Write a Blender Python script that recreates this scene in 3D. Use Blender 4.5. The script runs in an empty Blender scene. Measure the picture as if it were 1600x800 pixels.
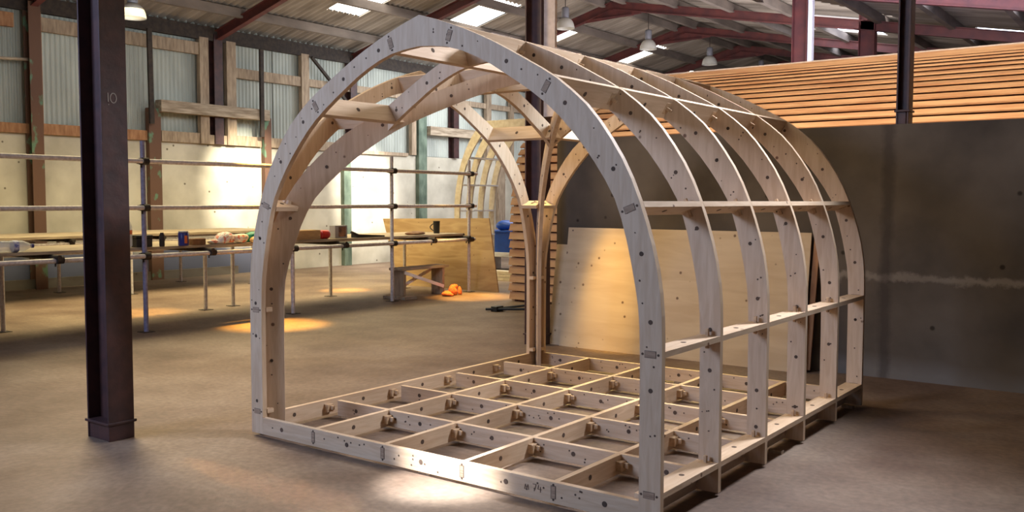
import bpy, math, random
from mathutils import Vector, Matrix
random.seed(7)
SC = bpy.context.scene
COL = SC.collection
PI = math.pi

# ------------------------------------------------------------------ camera (calibrated)
F_PX = 1433.6
CAM = Vector((4.7856, -3.6627, 1.5))
YAW, PIT, ROLL = -0.63823, 0.060536, 0.001831
fwd = Vector((math.sin(YAW) * math.cos(PIT), math.cos(YAW) * math.cos(PIT), -math.sin(PIT)))
rgt = Vector((math.cos(YAW), -math.sin(YAW), 0))
upv = rgt.cross(fwd)
r2 = rgt * math.cos(ROLL) + upv * math.sin(ROLL)
u2 = -rgt * math.sin(ROLL) + upv * math.cos(ROLL)
cam_data = bpy.data.cameras.new('camera')
cam = bpy.data.objects.new('camera', cam_data)
COL.objects.link(cam)
cam_data.sensor_width = 36
cam_data.lens = F_PX / 1600 * 36
cam_data.clip_end = 200
m = Matrix((r2, u2, -fwd)).transposed().to_4x4()
m.translation = CAM
cam.matrix_world = m
SC.camera = cam

# ------------------------------------------------------------------ materials
def nodes_of(name):
    mt = bpy.data.materials.new(name)
    mt.use_nodes = True
    nt = mt.node_tree
    return mt, nt, nt.nodes['Principled BSDF'], nt.nodes, nt.links

def mat(name, c1, c2=None, scale=(1, 1, 1), nscale=6, rough=.7, metal=0, bump=.0, detail=6, lo=.35, hi=.65, c3=None, dist=0.0):
    mt, nt, b, N, L = nodes_of(name)
    b.inputs['Roughness'].default_value = rough
    b.inputs['Metallic'].default_value = metal
    if c2 is None:
        c2 = tuple(x * .8 for x in c1)
    tc = N.new('ShaderNodeTexCoord')
    mp = N.new('ShaderNodeMapping')
    mp.inputs['Scale'].default_value = scale
    L.new(tc.outputs['Object'], mp.inputs['Vector'])
    ns = N.new('ShaderNodeTexNoise')
    ns.inputs['Scale'].default_value = nscale
    ns.inputs['Detail'].default_value = detail
    ns.inputs['Distortion'].default_value = dist
    L.new(mp.outputs[0], ns.inputs['Vector'])
    cr = N.new('ShaderNodeValToRGB')
    cr.color_ramp.elements[0].position = lo
    cr.color_ramp.elements[1].position = hi
    cr.color_ramp.elements[0].color = (*c2, 1)
    cr.color_ramp.elements[1].color = (*c1, 1)
    if c3:
        e = cr.color_ramp.elements.new(hi + .08)
        e.color = (*c3, 1)
    L.new(ns.outputs[0], cr.inputs[0])
    L.new(cr.outputs[0], b.inputs['Base Color'])
    if bump:
        bp = N.new('ShaderNodeBump')
        bp.inputs['Strength'].default_value = bump
        bp.inputs['Distance'].default_value = .02
        L.new(ns.outputs[0], bp.inputs['Height'])
        L.new(bp.outputs[0], b.inputs['Normal'])
    return mt

def add_knots(mt, scale, thr, col, vec_scale=(1, 1, 1)):
    """dark knots / nail spots multiplied over the base colour"""
    nt = mt.node_tree; N = nt.nodes; L = nt.links
    b = N['Principled BSDF']
    src = b.inputs['Base Color'].links[0].from_socket
    tc = N.new('ShaderNodeTexCoord'); mp = N.new('ShaderNodeMapping')
    mp.inputs['Scale'].default_value = vec_scale
    L.new(tc.outputs['Object'], mp.inputs['Vector'])
    v = N.new('ShaderNodeTexVoronoi'); v.inputs['Scale'].default_value = scale
    L.new(mp.outputs[0], v.inputs['Vector'])
    ra = N.new('ShaderNodeValToRGB')
    ra.color_ramp.elements[0].position = thr * .6
    ra.color_ramp.elements[1].position = thr
    ra.color_ramp.elements[0].color = (1, 1, 1, 1)
    ra.color_ramp.elements[1].color = (0, 0, 0, 1)
    L.new(v.outputs['Distance'], ra.inputs[0])
    mx = N.new('ShaderNodeMix'); mx.data_type = 'RGBA'
    L.new(ra.outputs[0], mx.inputs[0]); L.new(src, mx.inputs[6])
    mx.inputs[7].default_value = (*col, 1)
    L.new(mx.outputs[2], b.inputs['Base Color'])
    return mt

PINE1, PINE2 = (.62, .46, .31), (.53, .37, .235)
M = {}
M['rib'] = add_knots(mat('rib_ply', PINE1, PINE2, (7, 7, .9), 5, .62, bump=.08, dist=.6), 5, .07, (.16, .08, .04))
M['joist_x'] = add_knots(mat('joist_ply_x', PINE1, PINE2, (.9, 7, 9), 5, .62, bump=.08, dist=.6), 5, .07, (.16, .08, .04))
M['joist_y'] = add_knots(mat('joist_ply_y', PINE1, PINE2, (7, .9, 9), 5, .62, bump=.08, dist=.6), 5, .07, (.16, .08, .04))
M['endgrain'] = mat('end_grain', (.42, .29, .19), (.26, .17, .11), (1, 1, 14), 10, .8)
M['hole'] = mat('bore_dark', (.12, .075, .05), (.07, .045, .03), rough=.9)
M['joint'] = mat('joint_line', (.20, .14, .10), (.14, .10, .07), rough=.9)
M['pegwood'] = mat('peg_wood', (.58, .40, .24), (.42, .27, .15), (4, 4, 4), 8, .7)
M['ply'] = add_knots(add_knots(mat('ply_sheet', (.60, .46, .29), (.52, .38, .23), (.7, 1, 4), 2.5, .6, dist=.5, bump=.03), 8, .13, (.16, .09, .04), (1, 0, 1)), 4.3, .055, (.10, .05, .03), (1, 0, 1))
M['ply2'] = add_knots(mat('ply_sheet_brown', (.52, .35, .17), (.38, .23, .10), (.7, 1, 4), 2, .6, dist=1.2, bump=.03), 7, .07, (.12, .06, .03), (1, 0, 1))
M['oldwood'] = mat('weathered_timber', (.42, .32, .22), (.25, .18, .12), (3, 3, .6), 6, .85, bump=.3)
M['oldwood_y'] = mat('weathered_plank', (.46, .37, .27), (.24, .18, .12), (4, .5, 4), 6, .85, bump=.3)
M['orangewood'] = mat('orange_timber', (.42, .22, .11), (.28, .13, .06), (3, 3, .8), 6, .85, bump=.2)
M['darksteel'] = mat('oxide_red_steel', (.072, .028, .024), (.040, .018, .018), (1, 1, 1), 9, .55, .0, bump=.25)
M['redsteel'] = mat('red_painted_steel', (.15, .038, .032), (.085, .026, .026), (1, 1, 1), 4, .6, 0, bump=.1)
M['rustgreen'] = mat('rusted_green_paint', (.13, .065, .04), (.12, .21, .13), (1, 1, .6), 5, .8, bump=.4, lo=.36, hi=.42)
M['greensteel'] = mat('green_painted_steel', (.17, .22, .16), (.07, .10, .07), (1, 1, .6), 5, .6, bump=.2)
M['rustdark'] = mat('rusted_bar', (.05, .035, .025), (.025, .018, .015), (1, 1, 1), 12, .8, bump=.3)
M['tube'] = mat('galvanised_tube', (.78, .73, .72), (.58, .53, .51), (3, 3, 3), 10, .42, .1, bump=.1)
M['tube_blue'] = mat('galvanised_tube_blue', (.32, .31, .46), (.22, .21, .33), (3, 3, 3), 10, .45, .1, bump=.1)
M['coupler'] = mat('coupler_iron', (.07, .055, .045), (.03, .025, .02), (1, 1, 1), 30, .7, .4, bump=.4)
M['corr'] = mat('corrugated_steel', (.50, .52, .46), (.36, .38, .34), (1, .8, .35), 2.4, .6, .0, bump=.05)
M['roof'] = mat('fibre_cement', (.38, .325, .265), (.20, .165, .13), (.25, 1.6, 1), 2.2, .95, bump=.1)
M['purlin'] = mat('purlin_timber', (.27, .22, .18), (.15, .12, .10), (1, .4, 1), 3, .9)
M['chalk'] = mat('chalk', (.45, .42, .40), (.35, .32, .30), rough=.9)
M['white'] = mat('white_enamel', (.72, .70, .62), (.6, .57, .5), rough=.35)
M['lampgrey'] = mat('lamp_housing', (.33, .33, .37), (.25, .25, .28), rough=.5, metal=.2)
M['card'] = mat('cardboard', (.55, .36, .17), (.48, .30, .14), (2, 2, 8), 6, .85)
M['black'] = mat('black_plastic', (.02, .02, .02), (.012, .012, .012), rough=.5)
M['blueplastic'] = mat('blue_plastic', (.015, .09, .45), (.012, .07, .36), rough=.4)
M['bluetin'] = mat('blue_tin', (.02, .03, .22), (.02, .02, .16), rough=.35)
M['red'] = mat('red_plastic', (.62, .03, .02), (.5, .02, .015), rough=.4)
M['orange'] = mat('orange_cloth', (.9, .24, .05), (.7, .13, .03), (1, 1, 1), 30, .8, bump=.4)
M['greenbag'] = mat('green_bag', (.03, .38, .20), (.02, .25, .13), (1, 1, 1), 30, .4, bump=.4)
M['whitebag'] = mat('white_bag', (.8, .74, .66), (.72, .20, .12), (1, 1, 1), 22, .4, bump=.9, lo=.43, hi=.47)
M['yellowbag'] = mat('yellow_bag', (.75, .55, .2), (.65, .35, .15), (1, 1, 1), 20, .4, bump=.3)
M['label_or'] = mat('orange_label', (.75, .2, .05), (.65, .15, .04), rough=.4)
M['label_bl'] = mat('blue_label', (.1, .12, .4), (.6, .6, .7), (1, 1, 1), 40, .4)
M['picture'] = mat('box_picture', (.45, .22, .12), (.06, .04, .04), (1, 1, 1), 14, .6)
M['greybox'] = mat('grey_box', (.42, .42, .46), (.36, .36, .4), rough=.6)
M['brownbox'] = mat('brown_box', (.30, .14, .06), (.16, .08, .03), (1, 1, 1), 14, .7)
M['redcedar'] = mat('cedar_cladding', (.60, .36, .19), (.46, .23, .11), (.5, 3, 3), 3, .7, bump=.1)
M['cedar_dark'] = mat('cedar_shadow', (.26, .09, .04), (.16, .055, .025), (.5, 3, 3), 3, .8)  # shade in the board gaps put into this colour; gable panel shares it
M['farwood'] = mat('pale_ply', (.68, .60, .48), (.55, .46, .34), (2, 2, 2), 6, .6)
M['whitepaint'] = mat('white_strip', (.85, .84, .84), (.78, .76, .75), rough=.5)
M['lightpine'] = mat('light_pine', (.66, .55, .5), (.55, .45, .4), (3, 3, 3), 6, .6)
# clear bottle plastic
mt, nt, b, N, L = nodes_of('clear_plastic')
b.inputs['Base Color'].default_value = (.85, .88, .92, 1); b.inputs['Roughness'].default_value = .15
b.inputs['Alpha'].default_value = .42
M['clear'] = mt
# skylights: translucent sheet lit by the sky behind it
def emis(name, col, s):
    mt, nt, b, N, L = nodes_of(name)
    b.inputs['Base Color'].default_value = (.8, .8, .8, 1)
    b.inputs['Emission Color'].default_value = (*col, 1)
    b.inputs['Emission Strength'].default_value = s
    return mt
M['sky'] = emis('skylight_glow', (1, .98, .92), 5)
M['sky_cool'] = emis('skylight_glow_cool', (.75, .82, 1), 5)

# whitewashed concrete of the long wall : dark bluish low down, board marked
def wall_mat(name, c1, c2, low, zlow):
    mt, nt, b, N, L = nodes_of(name)
    b.inputs['Roughness'].default_value = .9
    geo = N.new('ShaderNodeNewGeometry'); sx = N.new('ShaderNodeSeparateXYZ')
    L.new(geo.outputs['Position'], sx.inputs[0])
    n1 = N.new('ShaderNodeTexNoise'); n1.inputs['Scale'].default_value = 1.3; n1.inputs['Detail'].default_value = 9
    L.new(geo.outputs['Position'], n1.inputs['Vector'])
    cr = N.new('ShaderNodeValToRGB')
    cr.color_ramp.elements[0].position = .33; cr.color_ramp.elements[1].position = .62
    cr.color_ramp.elements[0].color = (*c2, 1); cr.color_ramp.elements[1].color = (*c1, 1)
    L.new(n1.outputs[0], cr.inputs[0])
    # pock marks
    v = N.new('ShaderNodeTexVoronoi'); v.inputs['Scale'].default_value = 3.5
    L.new(geo.outputs['Position'], v.inputs['Vector'])
    rv = N.new('ShaderNodeValToRGB')
    rv.color_ramp.elements[0].position = .05; rv.color_ramp.elements[1].position = .09
    rv.color_ramp.elements[0].color = (.25, .22, .18, 1); rv.color_ramp.elements[1].color = (1, 1, 1, 1)
    L.new(v.outputs['Distance'], rv.inputs[0])
    mu = N.new('ShaderNodeMix'); mu.data_type = 'RGBA'; mu.blend_type = 'MULTIPLY'; mu.inputs[0].default_value = 1
    L.new(cr.outputs[0], mu.inputs[6]); L.new(rv.outputs[0], mu.inputs[7])
    # low band in a separate tone
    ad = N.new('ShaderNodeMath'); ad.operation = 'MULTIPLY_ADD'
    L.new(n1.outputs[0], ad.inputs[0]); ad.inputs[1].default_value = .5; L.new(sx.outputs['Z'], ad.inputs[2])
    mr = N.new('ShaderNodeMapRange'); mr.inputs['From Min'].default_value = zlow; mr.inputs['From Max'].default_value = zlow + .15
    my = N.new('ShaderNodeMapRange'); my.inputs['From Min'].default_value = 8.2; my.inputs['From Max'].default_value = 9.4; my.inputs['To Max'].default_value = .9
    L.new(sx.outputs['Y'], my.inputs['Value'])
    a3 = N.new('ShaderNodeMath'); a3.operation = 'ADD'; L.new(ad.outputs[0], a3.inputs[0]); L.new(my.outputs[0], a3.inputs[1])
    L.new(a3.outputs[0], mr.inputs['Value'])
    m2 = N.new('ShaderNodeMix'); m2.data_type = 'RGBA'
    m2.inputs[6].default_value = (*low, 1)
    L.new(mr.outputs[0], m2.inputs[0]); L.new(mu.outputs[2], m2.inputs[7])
    L.new(m2.outputs[2], b.inputs['Base Color'])
    bp = N.new('ShaderNodeBump'); bp.inputs['Strength'].default_value = .35; bp.inputs['Distance'].default_value = .02
    L.new(n1.outputs[0], bp.inputs['Height']); L.new(bp.outputs[0], b.inputs['Normal'])
    return mt
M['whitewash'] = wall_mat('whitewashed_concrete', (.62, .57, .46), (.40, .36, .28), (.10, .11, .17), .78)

# bare dark concrete of the partition wall with a pale construction joint and rust run
def darkwall():
    mt = wall_mat('bare_concrete', (.125, .098, .074), (.055, .042, .032), (.17, .15, .13), .32)
    nt = mt.node_tree; N = nt.nodes; L = nt.links; b = N['Principled BSDF']
    src = b.inputs['Base Color'].links[0].from_socket
    geo = N.new('ShaderNodeNewGeometry'); sx = N.new('ShaderNodeSeparateXYZ')
    L.new(geo.outputs['Position'], sx.inputs[0])
    n = N.new('ShaderNodeTexNoise'); n.inputs['Scale'].default_value = 5.5; n.inputs['Detail'].default_value = 12; n.inputs['Roughness'].default_value = .7
    L.new(geo.outputs['Position'], n.inputs['Vector'])
    def band(axis, centre, amp, w):
        a = N.new('ShaderNodeMath'); a.operation = 'MULTIPLY_ADD'
        L.new(n.outputs[0], a.inputs[0]); a.inputs[1].default_value = amp; L.new(sx.outputs[axis], a.inputs[2])
        s = N.new('ShaderNodeMath'); s.operation = 'SUBTRACT'; L.new(a.outputs[0], s.inputs[0]); s.inputs[1].default_value = centre + amp * .5
        ab = N.new('ShaderNodeMath'); ab.operation = 'ABSOLUTE'; L.new(s.outputs[0], ab.inputs[0])
        mr = N.new('ShaderNodeMapRange'); mr.inputs['From Min'].default_value = w; mr.inputs['From Max'].default_value = w * .3
        L.new(ab.outputs[0], mr.inputs['Value']); return mr.outputs[0]
    def over(src, fac, col, k):
        f = N.new('ShaderNodeMath'); f.operation = 'MULTIPLY'; L.new(fac, f.inputs[0]); f.inputs[1].default_value = k
        mx = N.new('ShaderNodeMix'); mx.data_type = 'RGBA'; L.new(f.outputs[0], mx.inputs[0]); L.new(src, mx.inputs[6])
        mx.inputs[7].default_value = (*col, 1); return mx.outputs[2]
    n3 = N.new('ShaderNodeTexNoise'); n3.inputs['Scale'].default_value = 1.1
    L.new(geo.outputs['Position'], n3.inputs['Vector'])
    g = N.new('ShaderNodeMath'); g.operation = 'MULTIPLY'
    L.new(band('Z', .86, .22, .045), g.inputs[0]); L.new(n3.outputs[0], g.inputs[1])
    s1 = over(src, g.outputs[0], (.30, .25, .20), 1.0)
    s2 = over(s1, band('X', 2.72, .12, .07), (.03, .02, .018), .55)
    L.new(s2, b.inputs['Base Color'])
    return mt
M['darkwall'] = darkwall()

# dusty concrete floor
mt, nt, b, N, L = nodes_of('dusty_concrete_floor')
geo = N.new('ShaderNodeNewGeometry')
n1 = N.new('ShaderNodeTexNoise'); n1.inputs['Scale'].default_value = .8; n1.inputs['Detail'].default_value = 10; n1.inputs['Roughness'].default_value = .62
n2 = N.new('ShaderNodeTexNoise'); n2.inputs['Scale'].default_value = 26; n2.inputs['Detail'].default_value = 6
L.new(geo.outputs['Position'], n1.inputs['Vector']); L.new(geo.outputs['Position'], n2.inputs['Vector'])
cr = N.new('ShaderNodeValToRGB')
cr.color_ramp.elements[0].position = .34; cr.color_ramp.elements[1].position = .66
cr.color_ramp.elements[0].color = (.105, .060, .038, 1); cr.color_ramp.elements[1].color = (.26, .19, .135, 1)
e = cr.color_ramp.elements.new(.5); e.color = (.18, .12, .082, 1)
L.new(n1.outputs[0], cr.inputs[0])
mx = N.new('ShaderNodeMix'); mx.data_type = 'RGBA'; mx.blend_type = 'OVERLAY'; mx.inputs[0].default_value = .45
L.new(cr.outputs[0], mx.inputs[6]); L.new(n2.outputs[0], mx.inputs[7])
L.new(mx.outputs[2], b.inputs['Base Color'])
b.inputs['Roughness'].default_value = .62
bp = N.new('ShaderNodeBump'); bp.inputs['Strength'].default_value = .25; bp.inputs['Distance'].default_value = .01
L.new(n2.outputs[0], bp.inputs['Height']); L.new(bp.outputs[0], b.inputs['Normal'])
M['floor'] = mt

# ------------------------------------------------------------------ mesh helpers
class MB:
    def __init__(s): s.v = []; s.f = []; s.m = []; s.sm = []
    def add(s, vs, fs, mi=0, smooth=False):
        o = len(s.v); s.v += [Vector(p) for p in vs]
        for f in fs: s.f.append([i + o for i in f]); s.m.append(mi); s.sm.append(smooth)
        return s
    def hexa(s, p, mi=0):
        return s.add(p, [(0, 3, 2, 1), (4, 5, 6, 7), (0, 1, 5, 4), (1, 2, 6, 5), (2, 3, 7, 6), (3, 0, 4, 7)], mi)
    def box(s, x0, x1, y0, y1, z0, z1, mi=0):
        return s.hexa([(x0, y0, z0), (x1, y0, z0), (x1, y1, z0), (x0, y1, z0), (x0, y0, z1), (x1, y0, z1), (x1, y1, z1), (x0, y1, z1)], mi)
    def obox(s, c, a, b, n, la, lb, ln, mi=0):
        """box centred at c, along unit vectors a,b,n with full lengths"""
        c = Vector(c); a = Vector(a).normalized() * la / 2; b = Vector(b).normalized() * lb / 2; n = Vector(n).normalized() * ln / 2
        return s.hexa([c - a - b - n, c + a - b - n, c + a + b - n, c - a + b - n, c - a - b + n, c + a - b + n, c + a + b + n, c - a + b + n], mi)
    def bar(s, p, q, w, h, side=(0, 0, 1), mi=0):
        p = Vector(p); q = Vector(q); a = q - p; L_ = a.length; a.normalize()
        sd = Vector(side); b_ = a.cross(sd)
        if b_.length < 1e-4: b_ = a.cross(Vector((1, 0, 0)))
        b_.normalize(); n = a.cross(b_).normalized()
        return s.obox((p + q) / 2, a, b_, n, L_, w, h, mi)
    def tube(s, p, q, r, n=12, mi=0, r1=None):
        p = Vector(p); q = Vector(q); a = (q - p).normalized()
        t = Vector((0, 0, 1)) if abs(a.z) < .9 else Vector((1, 0, 0))
        b_ = a.cross(t).normalized(); c = a.cross(b_)
        r1 = r if r1 is None else r1
        vs = []
        for (o, rr) in ((p, r), (q, r1)):
            for i in range(n):
                an = 2 * PI * i / n; vs.append(o + b_ * math.cos(an) * rr + c * math.sin(an) * rr)
        s.add(vs, [(i, (i + 1) % n, n + (i + 1) % n, n + i) for i in range(n)], mi, True)
        s.add([vs[i] for i in range(n)], [tuple(range(n))[::-1]], mi)
        s.add([vs[n + i] for i in range(n)], [tuple(range(n))], mi)
        return s
    def lathe(s, prof, c=(0, 0, 0), n=24, mi=0, axis=None, cap=True):
        c = Vector(c); ax = Vector(axis).normalized() if axis else Vector((0, 0, 1))
        t = Vector((1, 0, 0)) if abs(ax.x) < .9 else Vector((0, 1, 0))
        b_ = ax.cross(t).normalized(); d = ax.cross(b_)
        vs = []
        for (r, z) in prof:
            for i in range(n):
                an = 2 * PI * i / n; vs.append(c + ax * z + (b_ * math.cos(an) + d * math.sin(an)) * r)
        fs = []
        for k in range(len(prof) - 1):
            for i in range(n):
                fs.append((k * n + i, k * n + (i + 1) % n, (k + 1) * n + (i + 1) % n, (k + 1) * n + i))
        s.add(vs, fs, mi, True)
        if cap:
            s.add(vs[:n], [tuple(range(n))[::-1]], mi); s.add(vs[-n:], [tuple(range(n))], mi)
        return s
    def disc(s, c, nrm, r, mi=0, n=9, h=.0015):
        nrm = Vector(nrm).normalized(); c = Vector(c)
        return s.tube(c - nrm * h, c + nrm * h, r, n, mi)
    def build(s, name, mats, parent=None, bevel=0, kind=None):
        me = bpy.data.meshes.new(name)
        o = Vector((0, 0, 0))
        if parent is not None:
            o = parent.location if parent.type == 'EMPTY' else Vector((0, 0, 0))
            pp = parent
            while pp is not None:
                if pp.type == 'EMPTY': o = pp.location.copy()
                pp = pp.parent
        me.from_pydata([tuple(p - o) for p in s.v], [], s.f)
        if not isinstance(mats, (list, tuple)): mats = [mats]
        for x in mats: me.materials.append(M[x] if isinstance(x, str) else x)
        for i, p in enumerate(me.polygons):
            p.material_index = s.m[i]; p.use_smooth = s.sm[i]
        me.update()
        ob = bpy.data.objects.new(name, me); COL.objects.link(ob)
        if parent is not None: ob.parent = parent
        if bevel:
            bv = ob.modifiers.new('bevel', 'BEVEL'); bv.width = bevel; bv.segments = 2; bv.limit_method = 'ANGLE'
        if kind: ob['kind'] = kind
        return ob

def thing(name, label, cat, loc, group=None):
    o = bpy.data.objects.new(name, None); COL.objects.link(o)
    o.empty_display_size = .1; o.location = Vector(loc)
    o['label'] = label; o['category'] = cat
    if group: o['group'] = group
    return o
def tag(o, label, cat, group=None):
    o['label'] = label; o['category'] = cat
    if group: o['group'] = group
    return o
def struct(name, mb, m_):
    return mb.build(name, m_, kind='structure')

# ------------------------------------------------------------------ the pod frame
OUT = [(0, .02), (0, .3), (0, .6), (0, .85), (.004, 1.0), (.02, 1.14), (.045, 1.26), (.08, 1.38), (.13, 1.52), (.195, 1.66), (.285, 1.80), (.385, 1.925), (.485, 2.015), (.6, 2.1), (.77, 2.195), (.95, 2.29), (1.14, 2.375), (1.3, 2.434), (1.4516, 2.481)]
INN = [(.11, .02), (.11, .3), (.11, .6), (.112, .85), (.12, 1.0), (.142, 1.13), (.168, 1.25), (.205, 1.39), (.255, 1.52), (.325, 1.63), (.41, 1.745), (.505, 1.85), (.605, 1.945), (.735, 2.04), (.85, 2.11), (.985, 2.19), (1.14, 2.26), (1.28, 2.30), (1.4516, 2.316)]
def cr_spline(P, sub=4):
    R = []
    for i in range(len(P) - 1):
        p0 = P[max(i - 1, 0)]; p1 = P[i]; p2 = P[i + 1]; p3 = P[min(i + 2, len(P) - 1)]
        for k in range(sub):
            t = k / sub
            R.append(tuple(.5 * (2 * p1[j] + (p2[j] - p0[j]) * t + (2 * p0[j] - 5 * p1[j] + 4 * p2[j] - p3[j]) * t * t + (3 * p1[j] - p0[j] - 3 * p2[j] + p3[j]) * t ** 3) for j in (0, 1)))
    R.append(P[-1]); return R
OS, IS = cr_spline(OUT), cr_spline(INN)
def cut(P, sc, zmin):
    R = []
    for i in range(len(P)):
        p = P[i]
        ok = p[0] >= sc - 1e-9 and p[1] >= zmin - 1e-9
        if ok:
            if not R and i > 0:
                q = P[i - 1]
                if sc > q[0] and p[0] - q[0] > 1e-9: t = (sc - q[0]) / (p[0] - q[0])
                elif p[1] - q[1] > 1e-9 and zmin > q[1]: t = (zmin - q[1]) / (p[1] - q[1])
                else: t = 1
                R.append((q[0] + (p[0] - q[0]) * t, q[1] + (p[1] - q[1]) * t))
            R.append(p)
    return R
def resample(P, n):
    d = [0]
    for i in range(1, len(P)): d.append(d[-1] + math.dist(P[i], P[i - 1]))
    R = []; j = 0
    for k in range(n + 1):
        t = d[-1] * k / n
        while j < len(P) - 2 and d[j + 1] < t: j += 1
        w = (t - d[j]) / max(d[j + 1] - d[j], 1e-9)
        R.append((P[j][0] + (P[j + 1][0] - P[j][0]) * w, P[j][1] + (P[j + 1][1] - P[j][1]) * w))
    return R
def pairs(sc=0, zmin=.02, n=30):
    return list(zip(resample(cut(OS, sc, zmin), n), resample(cut(IS, sc, zmin), n)))
PAIRS = pairs(0, .02, 80)

def strip(mb, prs, fn, th):
    """prs: list of (outer, inner); fn(s,z,t)->world, t in 0..th"""
    n = len(prs); vs = []
    for (o, i) in prs:
        vs += [fn(o[0], o[1], 0), fn(i[0], i[1], 0), fn(o[0], o[1], th), fn(i[0], i[1], th)]
    fs = []
    for k in range(n - 1):
        a = 4 * k; c = a + 4
        fs += [(a, a + 1, c + 1, c), (a + 2, c + 2, c + 3, a + 3), (a, c, c + 2, a + 2), (a + 1, a + 3, c + 3, c + 1)]
    fs += [(0, 2, 3, 1), (4 * n - 4, 4 * n - 3, 4 * n - 1, 4 * n - 2)]
    mb.add(vs, fs)

def rib_marks(mb, prs, fn, th, nh=5, seed=0, nails=10):
    rnd = random.Random(seed)
    n = len(prs)
    def put(k, w, r):
        o, i = prs[k]; s_ = o[0] + (i[0] - o[0]) * w; z_ = o[1] + (i[1] - o[1]) * w
        if z_ < .15: return
        a = Vector(fn(s_, z_, 0)); b_ = Vector(fn(s_, z_, th)); nr = b_ - a
        mb.disc(a, nr, r, 1); mb.disc(b_, nr, r, 1)
    for h in range(nh):
        k = int((h + .5 + rnd.uniform(-.2, .2)) / nh * (n - 1)); put(k, .5, .011)
    for h in range(nails):
        put(rnd.randrange(1, n - 1), rnd.uniform(.15, .85), rnd.choice((.003, .004, .005)))

def pod_frame(root, W, D, nb, kx=1, kz=1, cross=True, th=.033, wood='rib', jx='joist_x', jy='joist_y', marks=True):
    o = root.location
    hw = 1.4516
    sx = W / 2 / hw; sy = D / 2 / hw
    X0, Y0, Z0 = o.x, o.y, o.z
    Ys = [D * k / nb for k in range(nb + 1)]
    Ys[-1] -= th
    mats = [wood, 'hole', 'endgrain', 'joint']
    def fnL(Yk): return lambda s, z, t: (X0 + s * sx, Y0 + Yk + t, Z0 + z * kz)
    def fnR(Yk): return lambda s, z, t: (X0 + W - s * sx, Y0 + Yk + t, Z0 + z * kz)
    cuts = {0: 0, nb: 0}
    if cross:
        cuts[1] = W / 5 / sx; cuts[nb - 1] = cuts[1]; cuts[2] = 2 * W / 5 / sx; cuts[nb - 2] = cuts[2]
    # level table for the tie boards
    LV = [('foot', 6, None), ('z1', None, .815), ('z2', None, 1.487), ('z3', None, 2.07), ('top', None, 2.34)]
    def level(zc):
        best = min(PAIRS, key=lambda p: abs((p[0][1] + p[1][1]) / 2 - zc)); return best
    def radial(zo):
        i = min(range(1, len(OS) - 1), key=lambda i: abs(OS[i][1] - zo)); p = OS[i]; a, c = OS[i - 1], OS[i + 1]
        tx, tz = c[0] - a[0], c[1] - a[1]; l = math.hypot(tx, tz); nx, nz = tz / l, -tx / l
        w_ = min(math.dist(p, q) for q in IS)
        w_ = .118 if w_ < .118 else w_
        return (p, (p[0] + nx * w_, p[1] + nz * w_))
    levels = [((0, .162), (.115, .162)), ((0, .808), (.115, .808))] + [radial(z) for z in (1.50, 2.09, 2.405)]
    # arch ribs (each one plate with both legs)
    for k in range(nb + 1):
        mb = MB(); Yk = Ys[k]
        pr = pairs(0, .02); strip(mb, pr, fnR(Yk), th)
        if marks: rib_marks(mb, pr, fnR(Yk), th, 8, k * 7 + 1, 22)
        sc = cuts.get(k, 0)
        pl = pairs(sc, .02, 30 if sc == 0 else 16); strip(mb, pl, fnL(Yk), th)
        if marks: rib_marks(mb, pl, fnL(Yk), th, 8 if sc == 0 else 3, k * 7 + 2, 22 if sc == 0 else 8)
        if marks and k in (0, nb):
            for (a, b_) in levels:
                for fn in (fnL(Yk), fnR(Yk)):
                    A = Vector(fn(a[0], a[1], 0)); B = Vector(fn(b_[0], b_[1], 0)); c = (A + B) / 2; d = (B - A).normalized(); e_ = d.cross(Vector((0, 1, 0)))
                    mb.obox(c, d, e_, (0, 1, 0), .059, .033, .002, 3)
                    mb.obox(c, d, e_, (0, 1, 0), .054, .028, .004, 2)
                    for s1 in (-1, 1): mb.disc(c + d * .04 * s1, (0, 1, 0), .006, 1)
            for xx in (.2, .4, .6, .8):
                mb.obox((X0 + W * xx, Y0 + Yk, Z0 + .075), (1, 0, 0), (0, 0, 1), (0, 1, 0), .030, .066, .002, 3)
                mb.obox((X0 + W * xx, Y0 + Yk, Z0 + .075), (1, 0, 0), (0, 0, 1), (0, 1, 0), .022, .058, .004, 2)
                for s1 in (-1, 1): mb.disc((X0 + W * xx, Y0 + Yk, Z0 + .075 + s1 * .037), (0, 1, 0), .006, 1)
        mb.build('arch_rib', mats, root)
    # bottom beams of each ring, and long joists
    for k in range(nb + 1):
        mb = MB(); Yk = Ys[k]
        mb.box(X0 + .11 * sx - .001, X0 + W - .11 * sx + .001, Y0 + Yk + .0004, Y0 + Yk + th - .0004, Z0 + .02, Z0 + .125)
        if marks:
            for j in range(5):
                for t in (0, th):
                    mb.disc((X0 + W * (j + .5) / 5, Y0 + Yk + t, Z0 + .075), (0, 1, 0), .014, 1)
            rnd = random.Random(k)
            for j in range(26): mb.disc((X0 + rnd.uniform(.2, W - .2), Y0 + Yk, Z0 + rnd.uniform(.04, .11)), (0, 1, 0), .005, 1)
        if k == 0 and marks:
            # pencilled part number on the front beam
            px, pz = X0 + 2.20, Z0 + .06
            for (a, b_) in (((0, .035), (.02, .035)), ((.02, .035), (.008, 0)), ((.035, .035), (.03, .014)), ((.03, .014), (.052, .014)), ((.046, .028), (.046, 0)), ((-.05, 0), (-.046, .026)), ((-.046, .026), (-.038, .008)), ((-.038, .008), (-.03, .026)), ((-.03, .026), (-.026, 0))):
                mb.bar((px + a[0], Y0 - .0005, pz + a[1]), (px + b_[0], Y0 - .0005, pz + b_[1]), .003, .003, (0, 1, 0), 3)
        mb.build('cross_joist', [jx, 'hole', 'endgrain', 'joint'], root)
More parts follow.
